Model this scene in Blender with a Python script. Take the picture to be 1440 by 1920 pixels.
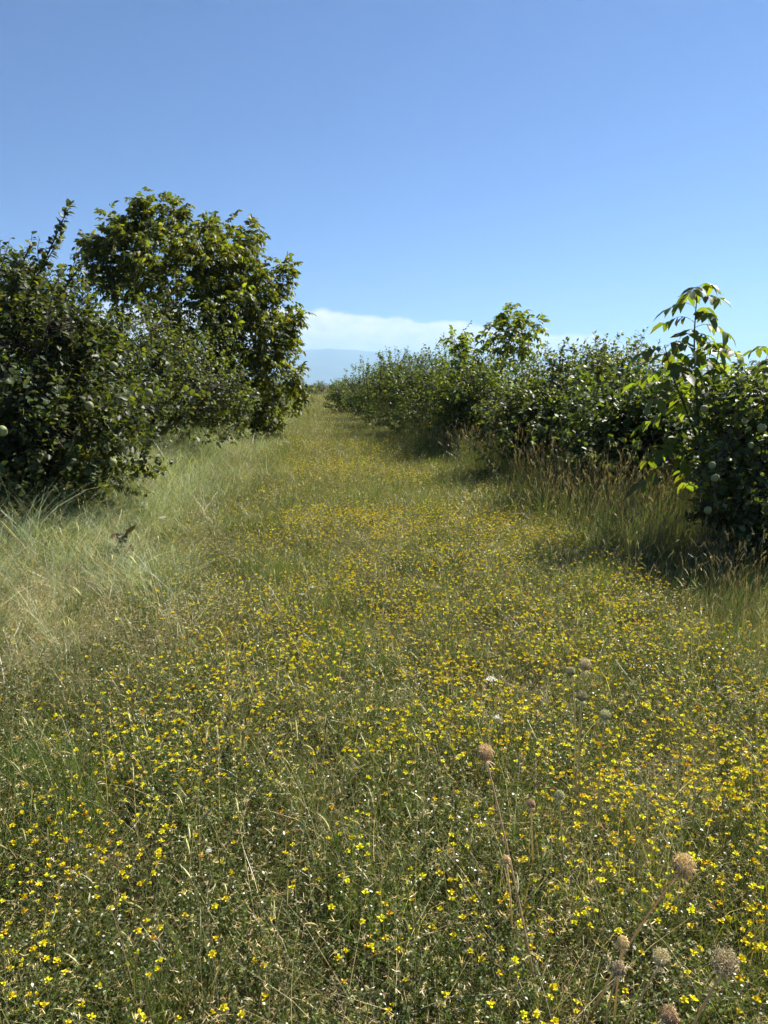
import bpy, math, numpy as np
from mathutils import Matrix, Vector
rng = np.random.default_rng(11)
sc = bpy.context.scene
for o in list(bpy.data.objects): bpy.data.objects.remove(o)

# ------------------------------------------------------------------ camera
CAM_H, FOC, PITCH, YAW = 1.6, 1340.0, math.radians(10.07), math.radians(5.55)
cd = bpy.data.cameras.new('camera'); cam = bpy.data.objects.new('camera', cd); sc.collection.objects.link(cam)
cd.sensor_fit = 'VERTICAL'; cd.sensor_height = 36.0; cd.lens = FOC/1920*36.0
cd.clip_start = 0.05; cd.clip_end = 120000
cam.location = (0, 0, CAM_H); cam.rotation_euler = (math.pi/2-PITCH, 0, -YAW)
sc.camera = cam

# ------------------------------------------------------------------ light, sky, exposure
SUN_EL, SUN_AZ = math.radians(47), math.radians(57)      # azimuth clockwise (to the right) from the lane direction +Y
sd = Vector((math.sin(SUN_AZ)*math.cos(SUN_EL), math.cos(SUN_AZ)*math.cos(SUN_EL), math.sin(SUN_EL)))
sl = bpy.data.lights.new('sun', 'SUN'); sl.energy = 5.0; sl.angle = math.radians(0.53); sl.color = (1.0, 0.94, 0.83)
so = bpy.data.objects.new('sun', sl); sc.collection.objects.link(so); so.location = (30, 30, 60)
so.rotation_euler = sd.to_track_quat('Z', 'Y').to_euler()
w = bpy.data.worlds.new('World'); sc.world = w; w.use_nodes = True
nt = w.node_tree; nt.nodes.clear()
def N(t, typ, **kw):
    n = t.nodes.new(typ)
    for k, v in kw.items(): setattr(n, k, v)
    return n
def mth(t, op, a, b=None, c=None):
    n = t.nodes.new('ShaderNodeMath'); n.operation = op
    for i, v in enumerate((a, b, c)):
        if v is None: continue
        if isinstance(v, (int, float)): n.inputs[i].default_value = v
        else: t.links.new(v, n.inputs[i])
    return n.outputs[0]
sky = N(nt, 'ShaderNodeTexSky', sky_type='NISHITA', sun_disc=False)
sky.sun_elevation = SUN_EL; sky.sun_rotation = SUN_AZ; sky.altitude = 3000; sky.air_density = 1.0; sky.dust_density = 0.0; sky.ozone_density = 10.0
skym = N(nt, 'ShaderNodeVectorMath', operation='MULTIPLY'); nt.links.new(sky.outputs[0], skym.inputs[0]); skym.inputs[1].default_value = (0.050, 0.050, 0.0565)
geo = N(nt, 'ShaderNodeTexCoord'); sep = N(nt, 'ShaderNodeSeparateXYZ'); nt.links.new(geo.outputs['Generated'], sep.inputs[0])
el = mth(nt, 'ARCSINE', sep.outputs[2]); az = mth(nt, 'ARCTAN2', sep.outputs[0], sep.outputs[1])
c3 = mth(nt, 'COSINE', mth(nt, 'MULTIPLY', mth(nt, 'ADD', az, 0.15), 3.0))
nz = N(nt, 'ShaderNodeTexNoise'); nz.inputs['Scale'].default_value = 16; nz.inputs['Detail'].default_value = 6; nz.inputs['Roughness'].default_value = 0.5
mp = N(nt, 'ShaderNodeMapping'); mp.inputs['Scale'].default_value = (1, 1, 2.2); nt.links.new(geo.outputs['Generated'], mp.inputs[0]); nt.links.new(mp.outputs[0], nz.inputs['Vector'])
top = mth(nt, 'ADD', mth(nt, 'MULTIPLY_ADD', c3, 0.040, 0.062), mth(nt, 'MULTIPLY', mth(nt, 'SUBTRACT', nz.outputs['Fac'], 0.5), 0.034))
dlt = mth(nt, 'SUBTRACT', top, el)
mr = N(nt, 'ShaderNodeMapRange', interpolation_type='SMOOTHSTEP'); nt.links.new(dlt, mr.inputs[0]); mr.inputs[1].default_value = -0.002; mr.inputs[2].default_value = 0.006
n2 = N(nt, 'ShaderNodeTexNoise'); n2.inputs['Scale'].default_value = 42; n2.inputs['Detail'].default_value = 4; nt.links.new(mp.outputs[0], n2.inputs['Vector'])
cm = mth(nt, 'MULTIPLY', mr.outputs[0], mth(nt, 'MULTIPLY_ADD', n2.outputs['Fac'], 1.0, 0.28))
mix = N(nt, 'ShaderNodeMix', data_type='RGBA'); nt.links.new(cm, mix.inputs[0]); nt.links.new(skym.outputs[0], mix.inputs[6]); mix.inputs[7].default_value = (0.68, 0.60, 0.52, 1)
bg = N(nt, 'ShaderNodeBackground'); nt.links.new(mix.outputs[2], bg.inputs[0]); bg.inputs[1].default_value = 1.0
nt.links.new(bg.outputs[0], N(nt, 'ShaderNodeOutputWorld').inputs[0])
vs = sc.view_settings; vs.view_transform = 'Standard'; vs.look = 'None'; vs.exposure = 1.32; vs.gamma = 1.0; vs.use_curve_mapping = False
cy = sc.cycles; cy.use_adaptive_sampling = True; cy.adaptive_threshold = 0.03; cy.max_bounces = 5; cy.diffuse_bounces = 3; cy.glossy_bounces = 2; cy.transmission_bounces = 4; cy.volume_bounces = 0; cy.use_denoising = True; cy.denoiser = 'OPENIMAGEDENOISE'; cy.denoising_prefilter = 'ACCURATE'
cy.sample_clamp_indirect = 6.0

# ------------------------------------------------------------------ pixel (of the 1440x1920 photograph) -> place
F = np.array([math.sin(YAW)*math.cos(PITCH), math.cos(YAW)*math.cos(PITCH), -math.sin(PITCH)])
R = np.array([math.cos(YAW), -math.sin(YAW), 0.0]); U = np.cross(R, F); CP = np.array([0, 0, CAM_H])
def ray(px, py):
    v = F*FOC + R*(px-720) + U*(960-py); return v/np.linalg.norm(v)
def at(px, py, Y): r = ray(px, py); return CP + r*(Y/r[1])                 # on the plane at depth Y along the lane
def at_range(px, py, d): return CP + ray(px, py)*d
def on_ground(px, py, z=0.0): r = ray(px, py); return CP + r*((z-CAM_H)/r[2])
def project(P):
    v = P-CP; d = v@F; return 720+FOC*(v@R)/d, 960-FOC*(v@U)/d, d

# ------------------------------------------------------------------ mesh helpers
def unit(v): return v/np.maximum(np.linalg.norm(v, axis=-1, keepdims=True), 1e-9)
class MB:
    def __init__(s): s.v = []; s.c = []; s.f3 = []; s.f4 = []; s.n = 0
    def add(s, v, f3, f4, col):
        v = np.asarray(v, float); s.v.append(v); c = np.asarray(col, float)
        s.c.append(np.broadcast_to(c, v.shape).copy() if c.ndim == 1 else c)
        if f3 is not None and len(f3): s.f3.append(np.asarray(f3, int)+s.n)
        if f4 is not None and len(f4): s.f4.append(np.asarray(f4, int)+s.n)
        s.n += len(v)
    def tube(s, pts, rad, sides, col):
        pts = np.asarray(pts, float); n = len(pts); rad = np.broadcast_to(np.asarray(rad, float), (n,))
        t = unit(np.gradient(pts, axis=0)); ref = np.array([0.31, 0.92, 0.23]) if abs(unit(t.mean(0))[2]) > 0.6 else np.array([0.05, 0.1, 1.0])
        a = unit(np.cross(t, ref)); b = np.cross(t, a); th = np.arange(sides)*2*math.pi/sides
        v = (pts[:, None] + rad[:, None, None]*(a[:, None]*np.cos(th)[None, :, None] + b[:, None]*np.sin(th)[None, :, None])).reshape(-1, 3)
        i = np.arange(n-1)[:, None]*sides; j = np.arange(sides)[None]; k = (j+1) % sides
        s.add(v, None, np.stack([i+j, i+k, i+sides+k, i+sides+j], -1).reshape(-1, 4), col)
    def ribbon(s, pts, wid, side, col):
        pts = np.asarray(pts, float); n = len(pts); wid = np.broadcast_to(np.asarray(wid, float), (n,))
        v = np.concatenate([pts-side*wid[:, None]/2, pts+side*wid[:, None]/2]); i = np.arange(n-1)
        s.add(v, None, np.stack([i, i+1, i+1+n, i+n], -1), col)
    def many(s, T, P, base, col):                       # T (N,3,3) columns = axes, P (N,3), base = (verts, f3, f4), col (N,3)
        bv, f3, f4 = base; n, k = len(P), len(bv)
        if n == 0: return
        v = (np.einsum('nij,kj->nki', T, bv) + P[:, None]).reshape(-1, 3); o = (np.arange(n)*k)[:, None, None]
        s.add(v, (f3[None]+o).reshape(-1, 3) if len(f3) else None, (f4[None]+o).reshape(-1, 4) if len(f4) else None, np.repeat(col, k, axis=0))
    def mesh(s, name, mat, smooth=True):
        me = bpy.data.meshes.new(name); v = np.concatenate(s.v); c = np.concatenate(s.c)
        f3 = np.concatenate(s.f3) if s.f3 else np.zeros((0, 3), int); f4 = np.concatenate(s.f4) if s.f4 else np.zeros((0, 4), int)
        me.vertices.add(len(v)); me.vertices.foreach_set('co', v.astype(np.float32).ravel())
        lp = np.concatenate([f3.ravel(), f4.ravel()]).astype(np.int32); me.loops.add(len(lp)); me.loops.foreach_set('vertex_index', lp)
        st = np.concatenate([np.arange(len(f3))*3, len(f3)*3+np.arange(len(f4))*4]).astype(np.int32)
        me.polygons.add(len(st)); me.polygons.foreach_set('loop_start', st)
        if smooth: me.polygons.foreach_set('use_smooth', np.ones(len(st), bool))
        me.update(calc_edges=True)
        ca = me.color_attributes.new('Col', 'FLOAT_COLOR', 'POINT'); ca.data.foreach_set('color', np.concatenate([c, np.ones((len(c), 1))], 1).astype(np.float32).ravel())
        me.materials.append(mat); return me
    def build(s, name, mat, parent=None, smooth=True, kind=None):
        return link(name, s.mesh(name, mat, smooth), parent, kind)
def link(name, data, parent=None, kind=None, loc=None):
    o = bpy.data.objects.new(name, data); sc.collection.objects.link(o)
    if parent is not None:
        o.parent = parent
        if data is not None and loc is None: o.location = -Vector(parent.location)     # meshes are written in world coordinates
    if loc is not None: o.location = loc
    if kind: o['kind'] = kind
    return o
def tag(o, label, cat, group=None, kind=None):
    o['label'] = label; o['category'] = cat
    if group: o['group'] = group
    if kind: o['kind'] = kind
    return o
def thing(name, label, cat, loc, group=None):
    return tag(link(name, None, loc=Vector(loc)), label, cat, group)

# ------------------------------------------------------------------ materials
def leaf_mat(name, transl, rough, spec, tint=(1.5, 1.6, 0.5), rand=0.25):
    m = bpy.data.materials.new(name); m.use_nodes = True; t = m.node_tree; t.nodes.clear()
    a = N(t, 'ShaderNodeAttribute', attribute_name='Col'); oi = N(t, 'ShaderNodeObjectInfo')
    hs = N(t, 'ShaderNodeHueSaturation'); t.links.new(a.outputs['Color'], hs.inputs['Color'])
    t.links.new(mth(t, 'MULTIPLY_ADD', oi.outputs['Random'], rand*2, 1-rand), hs.inputs['Value'])
    t.links.new(mth(t, 'MULTIPLY_ADD', oi.outputs['Random'], 0.03, 0.485), hs.inputs['Hue'])
    nz = N(t, 'ShaderNodeTexNoise'); nz.inputs['Scale'].default_value = 60; nz.inputs['Detail'].default_value = 2
    mx = N(t, 'ShaderNodeMix', data_type='RGBA', blend_type='MULTIPLY'); mx.inputs[0].default_value = 1.0
    t.links.new(hs.outputs[0], mx.inputs[6]); cr = N(t, 'ShaderNodeMapRange'); t.links.new(nz.outputs['Fac'], cr.inputs[0]); cr.inputs[3].default_value = 0.7; cr.inputs[4].default_value = 1.3
    t.links.new(cr.outputs[0], mx.inputs[7])
    p = N(t, 'ShaderNodeBsdfPrincipled'); t.links.new(mx.outputs[2], p.inputs['Base Color']); p.inputs['Roughness'].default_value = rough; p.inputs['Specular IOR Level'].default_value = spec
    out = N(t, 'ShaderNodeOutputMaterial')
    if transl > 0:
        tc = N(t, 'ShaderNodeMix', data_type='RGBA', blend_type='MULTIPLY'); tc.inputs[0].default_value = 1.0; t.links.new(mx.outputs[2], tc.inputs[6]); tc.inputs[7].default_value = (*tint, 1)
        tr = N(t, 'ShaderNodeBsdfTranslucent'); t.links.new(tc.outputs[2], tr.inputs[0])
        ms = N(t, 'ShaderNodeMixShader'); ms.inputs[0].default_value = transl; t.links.new(p.outputs[0], ms.inputs[1]); t.links.new(tr.outputs[0], ms.inputs[2]); t.links.new(ms.outputs[0], out.inputs[0])
    else: t.links.new(p.outputs[0], out.inputs[0])
    return m
M_LEAF = leaf_mat('quince leaf', 0.42, 0.48, 0.38, (2.4, 2.3, 0.45))
M_WAL = leaf_mat('walnut leaf', 0.55, 0.45, 0.4, (2.9, 2.75, 0.5))
M_GRASS = leaf_mat('meadow grass', 0.38, 0.36, 0.6, (1.5, 1.5, 0.6), 0.35)
M_PETAL = leaf_mat('petal', 0.35, 0.6, 0.2, (1.05, 1.05, 0.6), 0.12)
M_DRY = leaf_mat('dry stalk', 0.22, 0.7, 0.2, (1.1, 1.0, 0.8), 0.2)
M_FRUIT = leaf_mat('quince skin', 0.0, 0.6, 0.3, rand=0.1)
def surf_mat(name, c1, c2, scale, bump, rough=0.9):
    m = bpy.data.materials.new(name); m.use_nodes = True; t = m.node_tree; p = t.nodes['Principled BSDF']
    tc = N(t, 'ShaderNodeTexCoord'); nz = N(t, 'ShaderNodeTexNoise'); nz.inputs['Scale'].default_value = scale; nz.inputs['Detail'].default_value = 8; nz.inputs['Roughness'].default_value = 0.65
    t.links.new(tc.outputs['Object'], nz.inputs['Vector'])
    r = N(t, 'ShaderNodeValToRGB'); t.links.new(nz.outputs['Fac'], r.inputs[0]); r.color_ramp.elements[0].position = 0.35; r.color_ramp.elements[1].position = 0.68
    r.color_ramp.elements[0].color = (*c1, 1); r.color_ramp.elements[1].color = (*c2, 1); t.links.new(r.outputs[0], p.inputs['Base Color'])
    b = N(t, 'ShaderNodeBump'); b.inputs['Strength'].default_value = bump; b.inputs['Distance'].default_value = 0.02; t.links.new(nz.outputs['Fac'], b.inputs['Height']); t.links.new(b.outputs[0], p.inputs['Normal'])
    p.inputs['Roughness'].default_value = rough; p.inputs['Specular IOR Level'].default_value = 0.2; return m
M_BARK = surf_mat('bark', (0.03, 0.024, 0.018), (0.09, 0.075, 0.058), 30, 0.8)
M_SOIL = surf_mat('soil and litter', (0.035, 0.034, 0.015), (0.16, 0.13, 0.06), 9, 0.8)
M_MOUNT = surf_mat('mountain slope', (0.05, 0.06, 0.03), (0.17, 0.15, 0.09), 0.002, 0.2)

# ------------------------------------------------------------------ ground
_h = rng.random((64, 64))
def vnoise(x, y):
    x = np.asarray(x, float); y = np.asarray(y, float); i = np.floor(x).astype(int); j = np.floor(y).astype(int); fx = x-i; fy = y-j
    fx = fx*fx*(3-2*fx); fy = fy*fy*(3-2*fy); g = lambda a, b: _h[a % 64, b % 64]
    return (g(i, j)*(1-fx)+g(i+1, j)*fx)*(1-fy) + (g(i, j+1)*(1-fx)+g(i+1, j+1)*fx)*fy
def fbm(x, y): return (vnoise(x, y)*0.55 + vnoise(x*2.1+9, y*2.1+4)*0.3 + vnoise(x*4.3+3, y*4.3+17)*0.15)
def sstep(a, b, x): t = np.clip((np.asarray(x, float)-a)/(b-a), 0, 1); return t*t*(3-2*t)
def gh(x, y):
    near = 1-sstep(60, 160, np.hypot(x, y))
    return near*((fbm(np.asarray(x)*0.7, np.asarray(y)*0.7)-0.5)*0.10 + 0.16*sstep(-1.4, -3.0, x)*sstep(2, 5, y))
def axis(lim):
    a = [0.0]; s = 0.12
    while a[-1] < lim: a.append(a[-1]+s); s *= 1.075
    a[-1] = lim; return np.array(sorted([-k for k in a[1:]]+a))
gx, gy = axis(32000.0), axis(32000.0); X, Y = np.meshgrid(gx, gy, indexing='ij'); nx, ny = X.shape
b = MB(); ii, jj = np.meshgrid(np.arange(nx-1), np.arange(ny-1), indexing='ij'); q = (ii*ny+jj).ravel()
b.add(np.stack([X, Y, gh(X, Y)], -1).reshape(-1, 3), None, np.stack([q, q+ny, q+ny+1, q+1], -1), (0.1, 0.1, 0.05))
b.build('ground', M_SOIL, kind='structure')

# the far range: a ridge 18 km off, highest a little left of the lane's end
az_m = np.radians(np.linspace(-75, 60, 420)); rows = 14
prof = np.interp(np.degrees(az_m), [-75, -50, -30, -14, -6, -1.8, 0.2, 1.4, 2.6, 4.5, 6.5, 9, 12, 14, 17, 22, 30, 45, 60], [.012, .028, .036, .042, .043, .0445, .0478, .0486, .0472, .0452, .0455, .0425, .036, .030, .024, .018, .014, .010, .006])
prof = prof + (fbm(np.degrees(az_m)*0.9, az_m*0)-0.5)*0.0028
b = MB(); vv = []
for k in range(rows):
    f = k/(rows-1); h = math.sin(min(f*1.25, 1)*math.pi/2)**1.3 * (1 if f <= .8 else 1-(f-.8)*3.0)
    d = 13500+6500*f; vv.append(np.stack([np.sin(az_m)*d, np.cos(az_m)*d, prof*18700*h*(1+0.22*(1-f)*(fbm(np.degrees(az_m)*1.3+k*.35, az_m*0+k*.7)-0.5)) - 20*(k == 0)], -1))
vv = np.concatenate(vv); n = len(az_m); ii, jj = np.meshgrid(np.arange(rows-1), np.arange(n-1), indexing='ij'); q = (ii*n+jj).ravel()
b.add(vv, None, np.stack([q, q+1, q+n+1, q+n], -1), (0.1, 0.1, 0.06)); b.build('mountain_range', M_MOUNT, kind='structure')

# the air
hz = 0.5
b = MB(); x0, x1, z0, z1 = -33000., 33000., -22., 960.
b.add([[x, y, z] for x in (x0, x1) for y in (x0, x1) for z in (z0, z1)], None, [[0, 1, 3, 2], [4, 6, 7, 5], [0, 4, 5, 1], [2, 3, 7, 6], [0, 2, 6, 4], [1, 5, 7, 3]], (1, 1, 1))
mh = bpy.data.materials.new('air'); mh.use_nodes = True; t = mh.node_tree; t.nodes.clear(); pv = N(t, 'ShaderNodeVolumePrincipled')
pv.inputs['Color'].default_value = (0.45, 0.73, 1.0, 1); pv.inputs['Density'].default_value = 0.00011; pv.inputs['Anisotropy'].default_value = 0.2
mh.cycles.homogeneous_volume = True; mh.cycles.volume_sampling = 'DISTANCE'
t.links.new(pv.outputs[0], N(t, 'ShaderNodeOutputMaterial').inputs['Volume']); b.build('haze', mh, smooth=False, kind='stuff')

# ------------------------------------------------------------------ leaf shapes
def leaf_base(width, fold, curl, skew=0.0):          # lies along +X, length 1, normal +Z
    xs = np.array([0, .3, .66, 1.0]); hw = np.array([0, width/2, width*.43, 0]); zc = -curl*xs**2
    v = [[0, 0, 0]]
    for k in (1, 2): v += [[xs[k], hw[k], zc[k]+fold*hw[k]+skew*hw[k]], [xs[k], 0, zc[k]], [xs[k], -hw[k], zc[k]+fold*hw[k]-skew*hw[k]]]
    v.append([1, 0, zc[3]])
    return np.array(v), np.array([[0, 2, 1], [0, 3, 2], [4, 5, 7], [5, 6, 7]]), np.array([[1, 2, 5, 4], [2, 3, 6, 5]])
QUINCE = [leaf_base(.66, .35, .12), leaf_base(.74, .22, .25, .1), leaf_base(.60, .5, .05, -.15), leaf_base(.7, .15, .3)]
WALNUT = [leaf_base(.44, .25, .22), leaf_base(.48, .4, .35, .1), leaf_base(.40, .12, .15, -.1), leaf_base(.44, .3, .5)]
def frames(ax, nr, size):                            # leaf axes and rough normals -> (N,3,3)
    ax = unit(ax); y = unit(np.cross(nr, ax)); z = np.cross(ax, y)
    return np.stack([ax, y, z], -1)*np.asarray(size)[:, None, None]
def rnd(n): return rng.normal(size=(n, 3))
def field(p, s):                                      # smooth 3-D noise out of a few waves
    r = np.random.default_rng(s); f = 0
    for _ in range(7): f = f + np.sin(p@(r.normal(size=3)*4.2) + r.random()*6.28)
    return f/2.0
def lumps(d, s):
    r = np.random.default_rng(s); f = 1.0
    for k in range(9): f = f + 0.075*np.sin(d@(r.normal(size=3)*(2+k*.55)) + r.random()*6.28)
    return f

LEAFMESH = {}
def leaf_mesh(kind, var, pal):
    key = (kind, var, pal)
    if key not in LEAFMESH:
        b = MB(); base = (QUINCE if kind == 'quince' else WALNUT)[var]; b.add(base[0], base[1], base[2], PAL[pal][var % len(PAL[pal])])
        LEAFMESH[key] = b.mesh('leaf' if kind == 'quince' else 'leaflet', M_LEAF if kind == 'quince' else M_WAL)
    return LEAFMESH[key]
PAL = {
 'quince': [(.050, .075, .025), (.064, .090, .030), (.041, .062, .022), (.088, .108, .033)],
 'greyquince': [(.064, .087, .034), (.078, .102, .038), (.053, .074, .030), (.102, .120, .042)],
 'walnut': [(.062, .088, .025), (.080, .106, .029), (.050, .072, .023), (.108, .126, .034)],
 'poplar': [(.13, .16, .10), (.15, .18, .12), (.11, .14, .09), (.16, .19, .13)],
 'weed': [(.07, .07, .025), (.10, .055, .025), (.05, .08, .025), (.09, .09, .03)],
}

def make_tree(name, label, cat, base, blobs, kind, pal, shoots=(), twig=(.22, .42), leaves=10, size=(.05, .08), n_obj=0, fruits=(), trunk_r=.05, nlimb=6, group=None, seed=1, sprays=0, detail=True, step=None, gap=-1.15):
    if step is None: step = .15 if kind == 'quince' else .09
    base = np.array([base[0], base[1], float(gh(base[0], base[1]))-.03]); root = thing(name, label, cat, base, group)
    P0, D, L, OUT, OFF = [], [], [], [], []
    tgt = []
    for bi, (c, r, n) in enumerate(blobs):
        c = np.array(c, float); r = np.array(r, float); k = int(n*1.5)
        d = unit(rnd(k)); p = c + d*r*(rng.random(k)**.42)[:, None]*lumps(d, seed*13+bi)[:, None]
        keep = (p[:, 2] > gh(p[:, 0], p[:, 1])+.16) & (field(p/ max(.6, r.min()*.6), seed) > gap)
        p, d = p[keep][:n], d[keep][:n]
        P0.append(p); D.append(unit(d*.75+np.array([0, 0, .5])+rnd(len(p))*.42)); OUT.append(d); L.append(rng.uniform(*twig, len(p)))
        for _ in range(max(1, int(round(nlimb*n/sum(q[2] for q in blobs))))):
            e = unit(rnd(1))[0]; e[2] = abs(e[2])*.9; tgt.append(c+e*r*.62)
    for pl in shoots:                                  # long leading shoots, each a run of twigs along a line
        pl = np.array(pl, float); seg = np.linspace(0, 1, max(4, int(np.linalg.norm(pl[-1]-pl[0])/step)))
        s = np.linspace(0, 1, len(pl)); q = np.stack([np.interp(seg, s, pl[:, i]) for i in range(3)], -1)
        dd = unit(np.gradient(q, axis=0)); lat = unit(rnd(len(q)))*.75
        P0.append(q); D.append(unit(dd+lat)); OUT.append(unit(lat+np.array([0, 0, .2]))); L.append(rng.uniform(twig[0]*.5, twig[0]*1.15, len(q)))
    P0 = np.concatenate(P0); D = np.concatenate(D); OUT = np.concatenate(OUT); L = np.concatenate(L); nT = len(P0)
    # wood
    cen = np.mean([np.array(q[0]) for q in blobs], 0) if blobs else P0.mean(0)
    fork = base*.0 + np.array([base[0]*.75+cen[0]*.25, base[1]*.75+cen[1]*.25, base[2]+max(.25, (cen[2]-base[2])*.38)])
    b = MB(); s = np.linspace(0, 1, 6)[:, None]; tp = base*(1-s)+fork*s + np.sin(s*3.1)*rng.normal(size=3)*[.05, .05, 0]
    b.tube(tp, trunk_r*(1.25-.45*s[:, 0]), 8, (.1, .08, .06)); b.build('trunk', M_BARK, root)
    limbpts = [tp]
    for e in tgt:
        s = np.linspace(0, 1, 8)[:, None]; mid = fork*.45+e*.55 + np.array([0, 0, -.12*np.linalg.norm(e-fork)]) + rng.normal(size=3)*.06
        lp = fork*(1-s)**2 + mid*2*s*(1-s) + e*s**2 + np.sin(s*9+rng.random()*6)*rng.normal(size=3)*.02; limbpts.append(lp)
        if detail: b = MB(); b.tube(lp, trunk_r*(.6-.45*s[:, 0]), 6, (.1, .08, .06)); b.build('limb', M_BARK, root)
    for pl in shoots:
        pl = np.array(pl, float); s = np.linspace(0, 1, len(pl)); q = np.linspace(0, 1, 10); lp = np.stack([np.interp(q, s, pl[:, i]) for i in range(3)], -1)
        limbpts.append(lp); b = MB(); b.tube(lp, np.linspace(min(.014, trunk_r*.42), .004, 10), 6, (.1, .08, .06)); b.build('branch', M_BARK, root)
    LP = np.concatenate(limbpts); start = P0-D*L[:, None]*.5; end = P0+D*L[:, None]*.5+np.array([0, 0, .12])*L[:, None]
    if detail:
        b = MB(); bark = np.array([.11, .09, .06])
        for i in range(nT):
            dist = np.linalg.norm(LP-start[i], axis=1); j = dist.argmin(); pts = [start[i], P0[i], end[i]]
            if dist[j] < .55: pts = [LP[j], (LP[j]+start[i])/2+np.array([0, 0, .03])] + pts
            b.tube(pts, np.linspace(.0075 if len(pts) > 3 else .004, .0018, len(pts)), 3, bark)
        b.build('twigs', M_BARK, root, kind='stuff')
    # leaves
    if kind == 'quince':
        k = leaves; n = nT*k; ti = np.repeat(np.arange(nT), k); tt = np.tile((np.arange(k)+.5)/k, nT)+rng.normal(size=n)*.03
        pos = start[ti]+(end-start)[ti]*tt[:, None]; lat = unit(np.cross(D[ti], rnd(n)))
        ax = D[ti]*.45 + lat*.9 + np.array([0, 0, -.12]) + OUT[ti]*.2; nr = np.array([0, 0, 1.0]) + OUT[ti]*.35 + rnd(n)*.5
        sz = rng.uniform(*size, n)*(1-.35*np.abs(tt-.45)); pos = pos+lat*.008
    else:
        k, m = sprays, 7; n0 = nT*k; ti0 = np.repeat(np.arange(nT), k); tt0 = np.tile(np.linspace(.25, 1, k), nT)+rng.normal(size=n0)*.05
        o = start[ti0]+(end-start)[ti0]*tt0[:, None]; lat = unit(np.cross(D[ti0], rnd(n0))); rd = unit(D[ti0]*.55+lat*.85+OUT[ti0]*.3+np.array([0, 0, .12])); RL = rng.uniform(.75, 1.15, n0)*size[1]*2.0
        sd_ = unit(np.cross(rd, np.array([0, 0, 1.0])+rnd(n0)*.25)); up = np.cross(sd_, rd)
        f = np.array([.42, .42, .68, .68, .92, .92, 1.0]); sg = np.array([1, -1, 1, -1, 1, -1, 0])
        li = np.repeat(np.arange(n0), m); ff = np.tile(f, n0); ss = np.tile(sg, n0); n = n0*m; ti = ti0[li]
        droop = np.array([0, 0, -1.0])
        pos = o[li]+rd[li]*(RL[li]*ff)[:, None]+droop*(RL[li]*.32*ff**2)[:, None]
        ax = sd_[li]*(ss*.85)[:, None]+rd[li]*np.where(ss == 0, 1, .5)[:, None]+droop*(.38+.3*ff)[:, None]+rnd(n)*.16
        nr = up[li]+rnd(n)*.28; sz = rng.uniform(*size, n)*np.where(ss == 0, 1.12, .7+.3*ff)
        if detail:
            b = MB(); tq = np.linspace(0, 1, 4)
            for i in range(n0): b.ribbon(o[i]+rd[i]*(RL[i]*tq)[:, None]+droop*(RL[i]*.32*tq**2)[:, None], .004, sd_[i], (.14, .16, .05))
            b.build('leaf_stalks', M_WAL, root, kind='stuff')
    T = frames(ax, nr, sz); var = rng.integers(0, 4, n)
    # the fruit, and no leaf straight in front of one
    alive = pos[:, 2] > gh(pos[:, 0], pos[:, 1])+.03
    for (fp, fr) in fruits:
        fp = np.array(fp); v = fp-CP; dl = np.linalg.norm(v); v = v/dl; c = pos+T[:, :, 0]*.5-CP; tpar = c@v; perp = np.linalg.norm(c-tpar[:, None]*v, axis=1)
        alive &= ~((tpar < dl+.02) & (perp < fr*.5) & (tpar > dl-1.2))
    pos, T, var, ti = pos[alive], T[alive], var[alive], ti[alive]; n = len(pos)
    near = np.zeros(n, bool)
    if n_obj:
        c = pos+T[:, :, 0]*.5; v = c-CP; dep = v@F; px = 720+FOC*(v@R)/dep; py = 960-FOC*(v@U)/dep
        ok = (px > 5) & (px < 1435) & (py > 5) & (py < 1915); area = np.abs(np.einsum('ni,ni->n', unit(v), T[:, :, 2]))/dep**2
        score = np.where(ok, -np.linalg.norm(v, axis=1)+.25*area*dep**2/np.maximum(1e-6, np.abs(T[:, :, 0]).max(1))*.05, -1e9)
        near[np.argsort(score)[::-1][:n_obj]] = True
    cols = np.array(PAL[pal])[var]*rng.uniform(.72, 1.28, (n, 1)); yl = rng.random(n) < .03; cols[yl] = cols[yl]*[2.3, 1.7, .9]
    b = MB()
    for q in range(4):
        s_ = (var == q) & ~near; b.many(T[s_], pos[s_], (QUINCE if kind == 'quince' else WALNUT)[q], cols[s_])
    b.build('foliage', M_LEAF if kind == 'quince' else M_WAL, root, kind='stuff')
    for i in np.nonzero(near)[0]:
        o = bpy.data.objects.new('leaf' if kind == 'quince' else 'leaflet', leaf_mesh(kind, int(var[i]), pal)); sc.collection.objects.link(o); o.parent = root
        mt = Matrix(T[i].tolist()).to_4x4(); mt.translation = Vector(pos[i]-base); o.matrix_local = mt
    for (fp, fr) in fruits:
        o = link('fruit', FRUIT, root, loc=Vector(np.array(fp)-base)); k_ = fr*rng.uniform(.7, .95); o.scale = (k_*rng.uniform(.85, 1), k_*rng.uniform(.85, 1), k_); o.rotation_euler = (rng.normal()*.4, rng.normal()*.4, rng.random()*6)
    return root

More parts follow.
